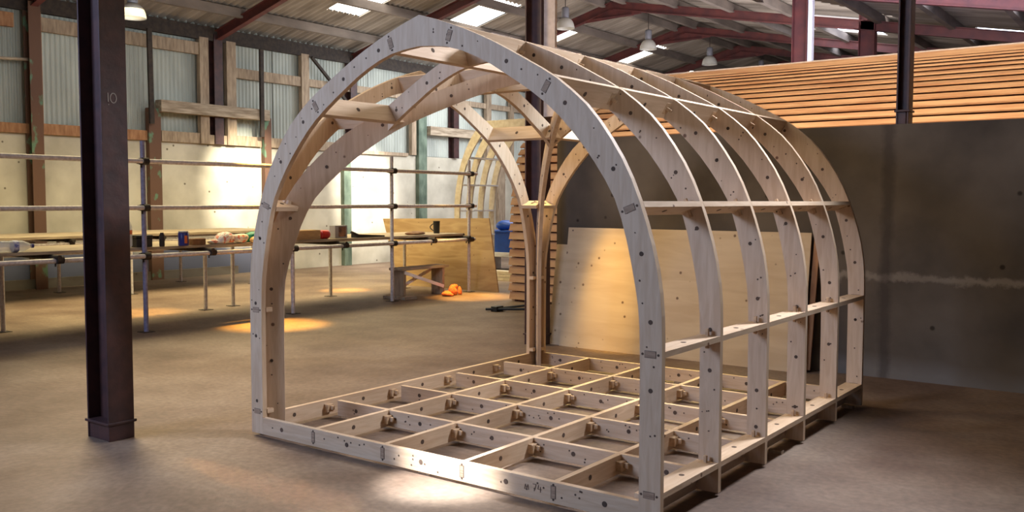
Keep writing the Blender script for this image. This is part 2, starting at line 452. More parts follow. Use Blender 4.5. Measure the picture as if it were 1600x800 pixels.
    if cross:
        for j in range(6):
            xx = X0 + (W * j / 5 if 0 < j < 5 else (.002 if j == 0 else W - .118 - th))
            x0 = xx - th / 2 if 0 < j < 5 else xx
            mb = MB(); mb.box(x0, x0 + th, Y0 + th - .001, Y0 + D - th + .001, Z0 + .0204, Z0 + (.1246 if j < 5 else .1475))
            if marks:
                for k in range(nb):
                    for t in (0, th): mb.disc((x0 + t, Y0 + D * (k + .5) / nb, Z0 + .075), (1, 0, 0), .014, 1)
                    mb.disc((x0, Y0 + D * (k + .2) / nb, Z0 + .08), (1, 0, 0), .005, 1)
            lj = mb.build('long_joist' if 0 < j < 5 else 'edge_joist', [jy, 'hole', 'endgrain', 'joint'], root)
            if marks and j < 5:
                for k in range(1, nb):
                    p = MB(); y = Y0 + Ys[k]; xa = (x0 + th) if j else x0 + th
                    p.box(xa - .004, xa + .034, y - .055, y + .001, Z0 + .045, Z0 + .098)
                    p.box(xa + .034, xa + .060, y - .030, y - .012, Z0 + .060, Z0 + .090)
                    p.build('wedge_peg', 'pegwood', lj, bevel=.003)
        # packers under the frame
        for (px, py) in ((.06, .08), (W / 2, .02), (W - .08, .08), (.06, D - .1), (W / 2, D - .03), (W - .08, D - .1), (.04, D / 2), (W - .06, D / 2)):
            p = MB(); p.box(X0 + px - .04, X0 + px + .04, Y0 + py, Y0 + py + .04, 0, Z0 + .0215); p.build('packer', 'oldwood', root)
    # tie boards on the right flank, one per bay and level
    def tie(A, B, P0, P1, ttk=.028, name='tie_board'):
        """board between the two rib faces: cross-section A(outer)->B(inner), extruded P0->P1 offset vectors"""
        d = (B - A).normalized(); ax = (P1 - P0); e_ = d.cross(ax).normalized() * ttk / 2
        mb = MB()
        q = [A + P0 - e_, A + P1 - e_, B + P1 - e_, B + P0 - e_, A + P0 + e_, A + P1 + e_, B + P1 + e_, B + P0 + e_]
        mb.hexa(q)
        if marks:
            c = (A + B) / 2 + (P0 + P1) / 2
            mb.disc(c + e_, e_, .014, 1); mb.disc(c - e_, e_, .014, 1)
        return mb.build(name, [jy if abs(ax.y) > abs(ax.x) else jx, 'hole'], root), d, e_
    for li, (a, b_) in enumerate(levels):
        for side in (0, 1):
            fn = fnR(0) if side else fnL(0)
            A = Vector(fn(a[0], a[1], 0)); B = Vector(fn(b_[0], b_[1], 0))
            smid = (a[0] + b_[0]) / 2 * sx
            for k in range(nb):
                y0, y1 = Ys[k] + th, Ys[k + 1]
                cutend = False
                if side == 0 and cross:
                    g = smid / W * D   # where the groin passes
                    if D * k / nb > g and D * (k + 1) / nb < D - g: continue
                    if D * (k + 1) / nb <= g + .05 or D * k / nb >= D - g - .05: pass
                    elif k < nb / 2 and D * k / nb < g - .02: y1 = g + .02
                    elif k >= nb / 2 and D * (k + 1) / nb > D - g + .02: y0 = D - g - .02
                    else: continue
                    if y1 - y0 < .02: continue
                ob, d, e_ = tie(A, B, Vector((0, y0, 0)), Vector((0, y1, 0)))
                if marks and k >= 1 and (side == 1):
                    c = (A + B) / 2 + Vector((0, Ys[k], 0))
                    p = MB(); p.obox(c + Vector((0, -.025, 0)), d, e_, (0, 1, 0), .072, .030, .062)
                    p.obox(c + Vector((0, -.03, 0)), e_, d, (0, 1, 0), .10, .018, .016)
                    p.build('wedge_peg', 'pegwood', ob, bevel=.003)
    if not cross: return
    # side vault: arch in the left plane, jack ribs, groins, ties
    def fnS(x, far):
        return lambda s, z, t: (X0 + x + t, Y0 + ((D - .034 - s * sy * (1 - .068 / D)) if far else .034 + s * sy * (1 - .068 / D)), Z0 + z * kz)
    for j in range(3):
        x = W * j / 5 + (.0015 if j == 0 else 0); sc = W * j / 5 / sx
        mb = MB()
        for far in (0, 1):
            pr = pairs(sc, .02, 30 if j == 0 else 18); strip(mb, pr, fnS(x, far), th)
            rib_marks(mb, pr, fnS(x, far), th, 8 if j == 0 else 3, 50 + j * 3 + far, 16 if j == 0 else 6)
        mb.build('side_arch_rib' if j == 0 else 'jack_rib', mats, root)
    C = Vector((X0 + W / 2, Y0 + D / 2, 0))
    for far in (0, 1):
        K = Vector((X0 + .035, Y0 + (D - .035 if far else .035), 0)); d = (C - K); Lg = d.length; d.normalize(); nrm = Vector((-d.y, d.x, 0))
        fn = lambda s, z, t: tuple(K + d * (s / hw * Lg) + nrm * (t - th / 2) + Vector((0, 0, Z0 + z * kz)))
        mb = MB(); pr = pairs(0.0, .02, 34); strip(mb, pr, fn, th); rib_marks(mb, pr, fn, th, 8, 90 + far, 20)
        mb.build('groin_rib', mats, root)
    for li, (a, b_) in enumerate(levels):
        for far in (0, 1):
            fn = fnS(0, far); A = Vector(fn(a[0], a[1], 0)); B = Vector(fn(b_[0], b_[1], 0))
            g = (a[0] + b_[0]) / 2 * sx
            segs = []
            for j in range(3):
                x0 = W * j / 5 + th; x1 = W * (j + 1) / 5
                if x1 <= g + .06: segs.append((x0, x1))
                elif W * j / 5 < g - .03: segs.append((x0, g + .02))
            for (x0, x1) in segs:
                if x1 - x0 > .02: tie(A, B, Vector((x0, 0, 0)), Vector((x1, 0, 0)))
    
pod = thing('arched_pod_frame', 'pale plywood arched pod skeleton with pointed ribs standing on its floor grid', 'timber frame', (0, 0, 0))
pod_frame(pod, 2.9031, 3.1576, 5)

far = thing('arched_pod_frame', 'far pale arched rib frame glimpsed behind the leaning plywood sheet and the bench', 'timber frame', (-7.0, 10.25, 0))
FX, FY = -7.0, 10.25
cutz = lambda P, zm: [p for p in P if p[1] <= zm]
fo, fi = resample(cutz(OS, 2.06), 22), resample(cutz(IS, 1.99), 22)
for k in range(4):
    y = FY + .05 + .37 * k
    mb = MB(); strip(mb, list(zip(fo, fi)), lambda s_, z, t: (FX + s_ * 1.15, y + t, z * 1.42), .035); mb.build('arch_rib', 'farwood', far)
for z, sx_ in ((.80, 0), (1.29, .0), (1.80, .09), (2.33, .27), (2.86, .60)):
    mb = MB(); mb.box(FX + sx_ + .02, FX + sx_ + .13, FY + .08, FY + 1.2, z - .015, z + .015); mb.build('tie_board', 'whitepaint', far)
for y in (FY + .01, FY + 1.20):
    mb = MB(); mb.box(FX + .62, FX + 3.3, y, y + .04, 2.86, 3.02); mb.build('top_beam', 'farwood', far)
    mb = MB(); mb.box(FX + 3.26, FX + 3.3, y, y + .1, 0, 2.86); mb.build('leg', 'farwood', far)
mb = MB(); mb.box(FX + .02, FX + 3.3, FY + .0, FY + .04, .0, .14); mb.build('foot_beam', 'farwood', far)
mb = MB(); mb.box(FX + .02, FX + .06, FY + .04, FY + 1.2, .0, .14); mb.build('foot_beam', 'farwood', far)
mb = MB()
pts = resample(cut(OS, 0, .05), 20); ptsi = resample(cut(IS, 0, .05), 20)
strip(mb, list(zip(pts, ptsi)), lambda s_, z, t: (-6.28 + t, 11.45 - s_ * .85, z * 1.18), .04)
mb.build('curved_brace', 'farwood', far)

# ------------------------------------------------------------------ the hall
XW = -10.9
mb = MB(); mb.box(-12.5, 13, -9, 28, -.1, 0); struct('floor', mb, 'floor')
mb = MB(); mb.box(XW - .25, XW, -6, 27, 0, 2.6); struct('wall_left', mb, 'whitewash')
def corrug_wall(name, x, y0, y1, z0, z1, pitch, amp):
    amp *= 1.5
    n = int((y1 - y0) / pitch * 6); vs = []; fs = []
    for i in range(n + 1):
        y = y0 + (y1 - y0) * i / n; dx = amp * math.sin(2 * PI * (y - y0) / pitch)
        vs += [(x + dx, y, z0), (x + dx, y, z1)]
    for i in range(n): fs.append((2 * i, 2 * i + 2, 2 * i + 3, 2 * i + 1))
    mb = MB(); mb.add(vs, fs, 0, True); return struct(name, mb, 'corr')
corrug_wall('wall_left', XW - .14, -6, 27, 2.55, 5.15, .088, .014)
# partly lapped sheets: a second layer a little proud, its edges give the vertical joints
for (ya, yb, za, zb_) in ((4.95, 6.2, 2.62, 4.62), (9.1, 9.6, 2.62, 4.9), (13.9, 16.9, 2.62, 3.3), (11.9, 12.8, 2.6, 4.9)):
    corrug_wall('wall_left', XW - .115, ya, yb, za, zb_, .088, .012)
# far end wall and right wall
mb = MB(); mb.box(-11, 14, 27, 27.2, 0, 6.4); struct('wall_far', mb, 'corr')
# roof
def roof(name, x0, z0, x1, z1, y0, y1, holes=()):
    pitch = .15; n = int((y1 - y0) / pitch * 6); vs = []; fs = []
    dx, dz = x1 - x0, z1 - z0; L_ = math.hypot(dx, dz); nx, nz = -dz / L_, dx / L_
    cols = sorted(set([0, 1] + [(h[0] - x0) / dx for h in holes] + [(h[1] - x0) / dx for h in holes] + [i / 6 for i in range(7)]))
    cols = [c for c in cols if 0 <= c <= 1]; m_ = len(cols)
    for i in range(n + 1):
        y = y0 + (y1 - y0) * i / n; a = .026 * math.sin(2 * PI * (y - y0) / pitch)
        for c in cols: vs.append((x0 + dx * c + nx * a, y, z0 + dz * c + nz * a))
    for i in range(n):
        yc = y0 + (y1 - y0) * (i + .5) / n
        for j in range(m_ - 1):
            xc = x0 + dx * (cols[j] + cols[j + 1]) / 2
            if any(h[0] < xc < h[1] and h[2] < yc < h[3] for h in holes): continue
            fs.append((i * m_ + j, i * m_ + j + 1, (i + 1) * m_ + j + 1, (i + 1) * m_ + j))
    mb = MB(); mb.add(vs, fs, 0, True); return struct(name, mb, 'roof')
ZE, XR, ZR, SR = 4.98, -6.1, 6.24, .19
SL = (ZR - ZE) / (XR - XW)
LS = [(-9.45, -7.5, 9.2, 10.12), (-9.05, -7.5, 12.3, 13.25), (-9.1, -7.9, 15.7, 16.3), (-8.85, -7.5, 19.2, 20.4), (-9.3, -8.3, 22.9, 24.0)]
RS = [(-2.7, -.9, 16.9, 18.4), (1.1, 3.6, 11.9, 12.6), (1.3, 3.2, 15.9, 16.35), (-2.3, -.8, 15.75, 15.95), (-3.5, -2.6, 21.5, 21.9)]
zl = lambda x: ZE + SL * (x - XW)
zr = lambda x: ZR - SR * (x - XR)
roof('ceiling', XW - .45, zl(XW - .45), XR, ZR, -5, 27, LS)
roof('ceiling', XR, ZR, 12, zr(12), -5, 27, RS)
DESC_L = ['bright roof skylight nearest the long corrugated wall, above the arch\'s left shoulder', 'bright roof skylight just above the peak of the front arch', 'small bright roof skylight behind the dark column with the pale board', 'bright roof skylight behind the bare ridge lamp', 'bright roof skylight just over the end of the cedar roof']
DESC_R = ['glowing bluish skylight in the roof between the two far red posts', 'long bluish skylight at the upper right of the roof', 'thin skylight right of the dark hanging post', 'thin skylight strip above the bluish one between the far posts', 'faint skylight strip low between the far red posts']
for i, h in enumerate(LS):
    mb = MB(); mb.hexa([(h[0] - .05, h[2] - .05, zl(h[0] - .05) + .035), (h[1] + .05, h[2] - .05, zl(h[1] + .05) + .035), (h[1] + .05, h[3] + .05, zl(h[1] + .05) + .035), (h[0] - .05, h[3] + .05, zl(h[0] - .05) + .035),
                        (h[0] - .05, h[2] - .05, zl(h[0] - .05) + .045), (h[1] + .05, h[2] - .05, zl(h[1] + .05) + .045), (h[1] + .05, h[3] + .05, zl(h[1] + .05) + .045), (h[0] - .05, h[3] + .05, zl(h[0] - .05) + .045)])
    tag(mb.build('skylight_sheet', 'sky'), DESC_L[i], 'skylight', 'roof skylights')
for i, h in enumerate(RS):
    mb = MB(); zz = zr
    mb.hexa([(h[0] - .05, h[2] - .05, zz(h[0] - .05) + .035), (h[1] + .05, h[2] - .05, zz(h[1] + .05) + .035), (h[1] + .05, h[3] + .05, zz(h[1] + .05) + .035), (h[0] - .05, h[3] + .05, zz(h[0] - .05) + .035),
             (h[0] - .05, h[2] - .05, zz(h[0] - .05) + .045), (h[1] + .05, h[2] - .05, zz(h[1] + .05) + .045), (h[1] + .05, h[3] + .05, zz(h[1] + .05) + .045), (h[0] - .05, h[3] + .05, zz(h[0] - .05) + .045)])
    tag(mb.build('skylight_sheet', 'sky_cool'), DESC_R[i], 'skylight', 'roof skylights')
# purlins
tn = 1
def trim(mb, m_):
    global tn
    o = struct('trim_%d' % tn, mb, m_); tn += 1; return o
for x in (-10.05, -8.72, -7.55, -6.35):
    mb = MB(); mb.box(x - .05, x + .05, -5, 27, zl(x) - .22, zl(x) - .045); trim(mb, 'purlin')
for x in (-5.8, -4.5, -3.2, -1.9, -.2, 1.1, 2.4, 3.7, 5.0, 6.5, 8):
    mb = MB(); mb.box(x - .05, x + .05, -5, 27, zr(x) - .22, zr(x) - .045); trim(mb, 'purlin')
mb = MB(); mb.box(XW - .02, XW + .08, -5, 27, 4.62, 4.88); trim(mb, 'rustdark')      # dark eaves beam

# red steel roof frames
FR = [(.3, 'nearest'), (3.95, ''), (7.6, ''), (11.25, ''), (14.9, ''), (18.6, ''), (22.25, ''), (25.9, '')]
FLAB = ['red steel roof frame nearest the camera, over the arched pod', 'red steel roof frame over the concrete partition wall', 'red steel roof frame meeting the long wall above the timber door lintel',
        'red steel roof frame rising behind the peak of the front arch', 'red steel roof frame whose ridge is cut by the top of the picture', 'red steel roof frame behind the bare middle ridge lamp',
        'red steel roof frame behind the ridge lamp over the cedar roof', 'farthest red steel roof frame by the end wall']
def ibeam(mb, p, q, w, h, side):
    p = Vector(p); q = Vector(q); a = (q - p).normalized(); s_ = Vector(side).normalized(); n = a.cross(s_).normalized()
    L_ = (q - p).length; c = (p + q) / 2
    mb.obox(c + n * (h / 2 - .008), a, s_, n, L_, w, .016); mb.obox(c - n * (h / 2 - .008), a, s_, n, L_, w, .016)
    mb.obox(c, a, s_, n, L_, .012, h - .03)
for i, (y, _) in enumerate(FR):
    t = thing('roof_frame', FLAB[i], 'roof frame', (XW, y, 0), 'red steel roof frames')
    dz = -.27
    mb = MB(); ibeam(mb, (XW + .1, y, zl(XW + .1) + dz), (XR, y, ZR + dz), .12, .19, (0, 1, 0)); mb.build('left_rafter', 'redsteel', t)
    mb = MB(); ibeam(mb, (XR, y, ZR + dz), (11.8, y, zr(11.8) + dz), .12, .19, (0, 1, 0)); mb.build('right_rafter', 'redsteel', t)
    mb = MB(); mb.hexa([(XR - .75, y - .012, ZR + dz - .32), (XR + .75, y - .012, ZR + dz - .26), (XR + .75, y + .012, ZR + dz - .26), (XR - .75, y + .012, ZR + dz - .32), (XR - .02, y - .012, ZR + dz + .1), (XR + .02, y - .012, ZR + dz + .1), (XR + .02, y + .012, ZR + dz + .1), (XR - .02, y + .012, ZR + dz + .1)])
    mb.box(XR - .5, XR + .5, y - .07, y + .07, ZR + dz - .27, ZR + dz - .255); mb.build('ridge_plate', 'redsteel', t)
    if i > 0:
        mb = MB(); ibeam(mb, (XW + (.14 if i < 2 else 0), y, 0 if i < 2 else 2.6), (XW + (.14 if i < 2 else 0), y, 4.75), .2, .2, (0, 1, 0)); mb.build('wall_post', 'darksteel' if i != 1 else 'rustgreen', t)

# free-standing columns
def column(x0, x1, y0, y1, z0, z1, m_, label, name='steel_column', base=True):
    t = thing(name, label, 'column', ((x0 + x1) / 2, (y0 + y1) / 2, z0), 'steel columns')
    tk = .014
    mb = MB(); mb.box(x1 - tk, x1, y0, y1, z0, z1); mb.build('flange', m_, t, bevel=.002)
    mb = MB(); mb.box(x0, x0 + tk, y0, y1, z0, z1); mb.build('flange', m_, t, bevel=.002)
    mb = MB(); mb.box(x0 + tk, x1 - tk, (y0 + y1) / 2 - .006, (y0 + y1) / 2 + .006, z0, z1); mb.build('web', m_, t)
    if base:
        mb = MB(); mb.box(x0 - .012, x1 + .012, y0 - .012, y1 + .012, z0 + .10, z0 + .118); mb.box(x0, x1 - .02, y0 + .006, y1 - .006, z0, z0 + .1)
        mb.build('base_collar', m_, t, bevel=.004)
    return t
c1 = column(-.80, -.55, -.65, -.48, 0, zr(-.7) - .26, 'darksteel', 'dark red steel column in the left foreground with a chalked 10')
mb = MB()
def stroke(pts, w=.006):
    for a, b_ in zip(pts, pts[1:]): mb.bar((-.5485, a[0], a[1]), (-.5485, b_[0], b_[1]), w, .002, (1, 0, 0))
zc = 2.12
stroke([(-.605, zc + .03), (-.603, zc - .025)])
stroke([(-.600 + .03 + .02 * math.cos(a * PI / 6), zc + .0 + .03 * math.sin(a * PI / 6)) for a in range(13)])
stroke([(-.602, zc - .038), (-.601, zc - .044)])
o = mb.build('chalk_number', 'chalk', c1); o['label'] = 'chalked number 10'
column(-.78, -.58, 4.06, 4.24, 0, zr(-.65) - .26, 'darksteel', 'dark steel column at the left end of the bare concrete wall')
mb = MB(); mb.box(-.579, -.44, 4.10, 4.14, 2.35, 4.85); tag(mb.build('timber_board', 'lightpine', bevel=.004), 'pale vertical board fixed beside the dark column at the concrete wall end', 'board')
column(2.76, 2.86, 4.44, 4.58, 2.14, zr(2.8) - .26, 'darksteel', 'dark slim steel post standing on top of the bare concrete wall', base=True)
column(-.58, -.33, 11.2, 11.4, 0, zr(-.4) - .1, 'redsteel', 'far red post with a pale edge above the cedar roof')
mb = MB(); mb.box(-.315, -.245, 11.2, 11.3, 0, zr(-.6) - .1); tag(mb.build('downpipe', 'whitepaint'), 'pale blue-white pipe running up the far red post', 'pipe')
column(-.56, -.26, 14.8, 15.0, 0, 5.15, 'redsteel', 'second far red post above the cedar roof, right of the pale-edged one')
column(-.75, -.45, 18.4, 18.6, 0, zr(-.6) - .3, 'redsteel', 'farthest red post seen just right of the dark slim post')

# bare concrete partition
mb = MB(); mb.box(-.62, 9, 4.42, 4.64, 0, 2.14); struct('wall_back', mb, 'darkwall')

# timber studs and rails of the long wall
def wbox(y0, y1, z0, z1, m_, d=.07, x=XW):
    mb = MB(); mb.box(x - .02, x + d, y0, y1, z0, z1); return mb
studs = [(3.93, 4.13, 2.62, 4.62, 'orangewood'), (7.18, 7.38, 2.6, 4.66, 'oldwood'), (7.80, 8.02, 2.6, 4.66, 'oldwood'), (9.72, 9.93, 2.62, 4.66, 'oldwood'),
         (13.2, 13.36, 2.62, 4.6, 'oldwood'), (16.2, 16.4, 2.6, 4.6, 'oldwood'), (17.3, 17.45, 2.6, 4.6, 'oldwood'), (2.4, 2.6, 2.6, 4.62, 'orangewood')]
for s_ in studs: trim(wbox(*s_, d=.09), s_[4])
rails = [(-2, 3.9, 2.60, 2.76, 'orangewood'), (4.13, 6.1, 2.60, 2.78, 'orangewood'), (6.35, 7.18, 2.6, 2.80, 'oldwood'), (7.38, 7.8, 2.6, 2.78, 'oldwood'), (8.02, 8.65, 2.6, 2.8, 'oldwood'), (8.9, 10.9, 2.6, 2.8, 'oldwood'), (11.4, 13.1, 2.58, 2.66, 'oldwood'),
         (-2, 3.7, 4.32, 4.55, 'orangewood'), (4.13, 7.18, 4.32, 4.55, 'oldwood'), (8.02, 9.72, 3.96, 4.16, 'oldwood'), (9.93, 13.2, 3.98, 4.14, 'oldwood'), (14.9, 20, 4.0, 4.14, 'oldwood')]
for s_ in rails: trim(wbox(*s_, d=.06), s_[4])
trim(wbox(0, 8.0, 0, .16, 0, d=.09), 'darkwall')
# painted steel door posts, lintels and bars
def wthing(name, label, cat, mb, m_, group=None):
    return tag(mb.build(name, m_, bevel=.004), label, cat, group)
def post(y0, y1, z0, z1, x0=XW + .005, x1=XW + .12):
    mb = MB(); mb.box(x0, x1, y0, y1, z0, z1); return mb
DP = 'old door posts on the long wall'
wthing('door_post', 'rust and green steel post under the left end of the timber lintel', 'post', post(6.05, 6.3, 0, 3.2), 'rustgreen', DP)
wthing('door_post', 'rust and green steel post under the right end of the timber lintel', 'post', post(8.68, 8.86, 0, 3.2), 'rustgreen', DP)
wthing('door_post', 'pale green post on the wall seen through the front arch beside the floodlit patch', 'post', post(10.9, 11.12, 0, 2.58), 'greensteel', DP)
wthing('door_post', 'dark green steel post behind the plywood sheet and bench mug', 'post', post(13.42, 13.72, 0, 3.6), 'greensteel', DP)
wthing('door_post', 'grey timber post on the wall behind the far arched frame', 'post', post(16.7, 17.0, 0, 2.6), 'oldwood', DP)
mb = MB(); mb.box(XW + .02, XW + .22, 6.25, 8.75, 3.14, 3.36)
wthing('door_lintel', 'peeling painted timber lintel between two green-rust posts', 'lintel', mb, 'oldwood_y', 'door lintels')
mb = MB(); mb.box(XW + .02, XW + .22, 13.75, 17.2, 3.14, 3.36)
wthing('door_lintel', 'peeling timber lintel beyond the dark green post, seen through the ribs', 'lintel', mb, 'oldwood_y', 'door lintels')
mb = MB(); mb.bar((XW + .38, 5.93, 4.6), (XW + .2, 6.06, 2.9), .09, .05, (1, 0, 0)); wthing('iron_bar', 'dark iron bar leaning above the left green-rust post', 'bar', mb, 'rustdark', 'iron bars')
mb = MB(); mb.bar((XW + .38, 8.42, 4.55), (XW + .2, 8.56, 2.8), .09, .05, (1, 0, 0)); wthing('iron_bar', 'dark iron bar leaning above the right green-rust post', 'bar', mb, 'rustdark', 'iron bars')
mb = MB(); mb.bar((XW + .15, 9.95, 4.6), (XW + .15, 10.95, 3.75), .06, .06, (1, 0, 0)); wthing('diagonal_brace', 'thin dark diagonal brace under the eaves beyond the twin studs', 'brace', mb, 'rustdark')
mb = MB(); mb.tube((XW + .1, 4.0, 3.82), (XW + .55, .5, 3.55), .025); tag(mb.build('wall_pipe', 'oldwood_y'), 'thin pipe at the far left against the corrugated wall', 'pipe')

# ------------------------------------------------------------------ pendant lamps
def lamp(x, y, zb, s, label, m_='white', top=None):
    t = thing('pendant_lamp', label, 'lamp', (x, y, zb), 'high bay lamps')
    pr = [(.20, 0), (.198, .03), (.185, .09), (.16, .15), (.115, .20), (.07, .225)]
    pi_ = [(.062, .218), (.105, .19), (.15, .14), (.175, .085), (.187, .03), (.19, 0)]
    mb = MB(); mb.lathe([(r * s, z * s) for r, z in pr + pi_ + [(.20, 0)]], (x, y, zb), 28, cap=False); mb.build('shade', m_, t)
    mb = MB(); mb.lathe([(.055 * s, .215 * s), (.075 * s, .23 * s), (.08 * s, .25 * s), (.08 * s, .42 * s), (.06 * s, .45 * s), (.02 * s, .46 * s)], (x, y, zb), 20); mb.build('housing', 'lampgrey' if m_ == 'white' else m_, t)
    mb = MB(); mb.lathe([(.0, .05 * s), (.03 * s, .06 * s), (.045 * s, .10 * s), (.035 * s, .15 * s), (.02 * s, .2 * s)], (x, y, zb), 14); mb.build('bulb', 'whitepaint', t)
    ztop = (zl(x) if x < XR else zr(x)) - .1
    mb = MB(); mb.tube((x, y, zb + .44 * s), (x, y, ztop), .008, 6); mb.build('flex', 'rustdark', t)
lamp(-8.35, 4.3, 4.27, 1.0, 'cream bell lamp hanging at the top left beside the foreground column')
lamp(-6.1, 12.9, 5.15, 1.0, 'bell lamp partly hidden by the pale board of the dark column')
lamp(-6.1, 16.6, 5.2, 1.05, 'grey bell lamp hanging in front of the bright skylight')
lamp(-6.1, 20.15, 5.25, 1.05, 'white bell lamp hanging just above the cedar roof')
lamp(-6.1, 23.9, 5.35, 1.05, 'faint grey bell lamp farthest along the ridge')

# ------------------------------------------------------------------ clad pod behind the wall
XA, XB, YF = -3.38, 7.6, 7.3
KC = 1.32
clad = thing('timber_clad_pod', 'long cedar-boarded barrel roof rising behind the bare concrete wall', 'pod', (XA, YF, 0))
CP = [(0, .03), (0, .5), (.0, .86), (.03, 1.3), (.06, 1.58), (.12, 1.86), (.23, 2.19), (.43, 2.48), (.72, 2.80), (1.1, 3.08), (1.5, 3.28), (1.9, 3.41)]
CS = cr_spline(CP, 6)
tot = sum(math.dist(CS[i], CS[i + 1]) for i in range(len(CS) - 1))
NB = 34
RP = resample(CS, NB)
for side in (0, 1):
    for i in range(NB):
        a, b_ = RP[i], RP[i + 1]
        dy, dz = b_[0] - a[0], b_[1] - a[1]; L_ = math.hypot(dy, dz); ty, tz = dy / L_, dz / L_; ny, nz = -tz, ty
        # board: bottom edge kicks out by 16 mm over the one below, 22 mm thick
        rr = random.Random(i)
        xj = XA + rr.uniform(-.01, .01)
        def P(u, n_): 
            yy = a[0] + ty * u + ny * n_; zz = a[1] + tz * u + nz * n_
            return (YF + yy) if side == 0 else (YF + 3.8 - yy), zz
        q = [P(.004, .038), P(L_ - .014, .006), P(L_ - .014, -.012), P(.004, .014)]
        vs = [(xj, y, z) for y, z in q] + [(XB, y, z) for y, z in q]
        mb = MB(); mb.hexa(vs)
        mb.build('cladding_board', 'redcedar', clad)
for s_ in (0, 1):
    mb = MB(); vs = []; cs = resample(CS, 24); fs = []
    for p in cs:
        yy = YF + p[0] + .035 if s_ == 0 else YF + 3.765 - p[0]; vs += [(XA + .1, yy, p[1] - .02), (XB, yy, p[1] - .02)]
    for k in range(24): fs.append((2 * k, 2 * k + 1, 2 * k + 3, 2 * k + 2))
    mb.add(vs, fs); mb.build('gap_shade_sheet', 'cedar_dark', clad)  # dark sheet supplies the shadow lines between the cladding boards
mb = MB(); mb.box(XA - .01, XB, YF + 1.84, YF + 1.96, 3.40, 3.44); mb.build('ridge_cap', 'lightpine', clad)
# gable arch rib and boarding of the clad pod
mb = MB()
pr = [((p[0], p[1]), (min(p[0] + .12, 1.9) if p[1] < 3.0 else p[0], p[1] - (0 if p[1] < 2.2 else .12))) for p in resample(CS, 30)]
for s_ in (0, 1):
    strip(mb, pr, lambda s, z, t: (XA + .02 + t, YF + (s + .02 if s_ == 0 else 3.78 - s), z - .03), .05)
mb.build('gable_rib', 'pegwood', clad)
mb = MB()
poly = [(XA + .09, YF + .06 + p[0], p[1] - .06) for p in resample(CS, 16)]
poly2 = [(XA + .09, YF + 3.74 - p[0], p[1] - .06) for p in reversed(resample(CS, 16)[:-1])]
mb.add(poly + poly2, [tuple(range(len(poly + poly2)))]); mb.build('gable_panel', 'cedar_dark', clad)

# ------------------------------------------------------------------ plywood sheets
def leaning(name, x0, x1, yb, yt, h, th_, label, m_, skew=0, cat='plywood sheet'):
    mb = MB(); n = Vector((0, h, yb - yt)).normalized() * th_
    a = Vector((x0, yb, 0)); b_ = Vector((x1, yb, 0)); c = Vector((x1 - skew * .2, yt, h)); d = Vector((x0 - skew, yt, h))
    mb.hexa([a, b_, b_ + n, a + n, d, c, c + n, d + n])
    mb.build(name, m_)
    return tag(bpy.context.scene.collection.objects[-1] if False else mb_last(), label, cat)
def mb_last(): return COL.objects[len(COL.objects) - 1]
leaning('plywood_sheet', -.44, 2.1, 4.20, 4.375, 1.22, .018, 'large pale plywood sheet leaning on the bare concrete wall', 'ply')
leaning('plywood_sheet', -.60, 1.6, 4.235, 4.395, 1.04, .018, 'lower plywood sheet poking out left behind the large leaning one', 'ply')
mb = MB(); mb.bar((2.115, 4.29, .02), (2.15, 4.392, 1.21), .05, .022, (0, 1, 0)); tag(mb.build('timber_batten', 'orangewood'), 'thin timber batten leaning at the right end of the plywood sheet', 'batten')
mb = MB(); mb.bar((2.04, 4.365, .02), (2.02, 4.405, 1.2), .06, .012, (0, 1, 0)); tag(mb.build('timber_batten', 'ply'), 'batten tucked between the plywood sheet and concrete wall', 'batten')
mb = MB()
mb.hexa([(-6.50, 8.2, 0), (-4.29, 8.2, 0), (-4.29, 8.222, 0), (-6.50, 8.222, 0), (-7.20, 8.5, 1.16), (-4.72, 8.5, 1.20), (-4.72, 8.522, 1.20), (-7.20, 8.522, 1.16)])
tag(mb.build('plywood_sheet', 'ply2'), 'tapered brown plywood sheet standing behind the end of the scaffold bench', 'plywood sheet')
# prop behind it
mb = MB(); mb.bar((-5.4, 8.95, 0.02), (-5.4, 8.545, 1.12), .04, .04, (0, 1, 0)); tag(mb.build('timber_prop', 'oldwood'), 'short timber prop holding the brown plywood sheet up from behind', 'prop')

# ------------------------------------------------------------------ scaffold benches
TR = .0265
def coupler(root, c, axis='z'):
    mb = MB(); c = Vector(c)
    mb.tube(c + Vector((0, 0, -.035)), c + Vector((0, 0, .035)), .042, 10)
    mb.tube(c + Vector((.05, -.035, 0)), c + Vector((.05, .035, 0)), .042, 10)
    mb.box(c.x - .03, c.x + .03, c.y - .055, c.y - .035, c.z - .03, c.z + .03)
    mb.tube(c + Vector((-.07, -.03, .0)), c + Vector((.0, -.03, 0)), .012, 6)
    mb.tube(c + Vector((.02, -.03, -.07)), c + Vector((.02, -.03, .03)), .009, 6)
    return mb.build('coupler', 'coupler', root)
XF, XBk = -4.72, -6.0
sb = thing('scaffold_bench', 'scaffold tube bench frame with guard rails running behind the pod', 'scaffold', (XF, 2.18, 0))
def up(x, y, z1, m_='tube', root=sb, z0=0):
    mb = MB(); mb.tube((x, y, z0), (x, y, z1), TR, 14); mb.build('upright_tube', m_, root)
    mb = MB(); mb.box(x - .07, x + .07, y - .07, y + .07, 0, .006); mb.build('base_plate', 'coupler', root)
for (y, z) in ((2.18, 2.16), (4.30, 1.52), (6.17, 2.14), (7.97, 2.15), (-1.6, 2.16)): up(XF, y, z, 'tube_blue' if y == 2.18 else 'tube')
for y in (3.86, 6.12, -.5, 1.2): up(XBk, y, .86)
up(-6.1, 4.38, .86); up(XBk, 7.8, .86)
for z in (1.93, 1.41): 
    mb = MB(); mb.tube((XF + .055, -4, z), (XF + .055, 8.1 if z > 1.5 else 8.08, z), TR, 14); mb.build('guard_rail', 'tube', sb)
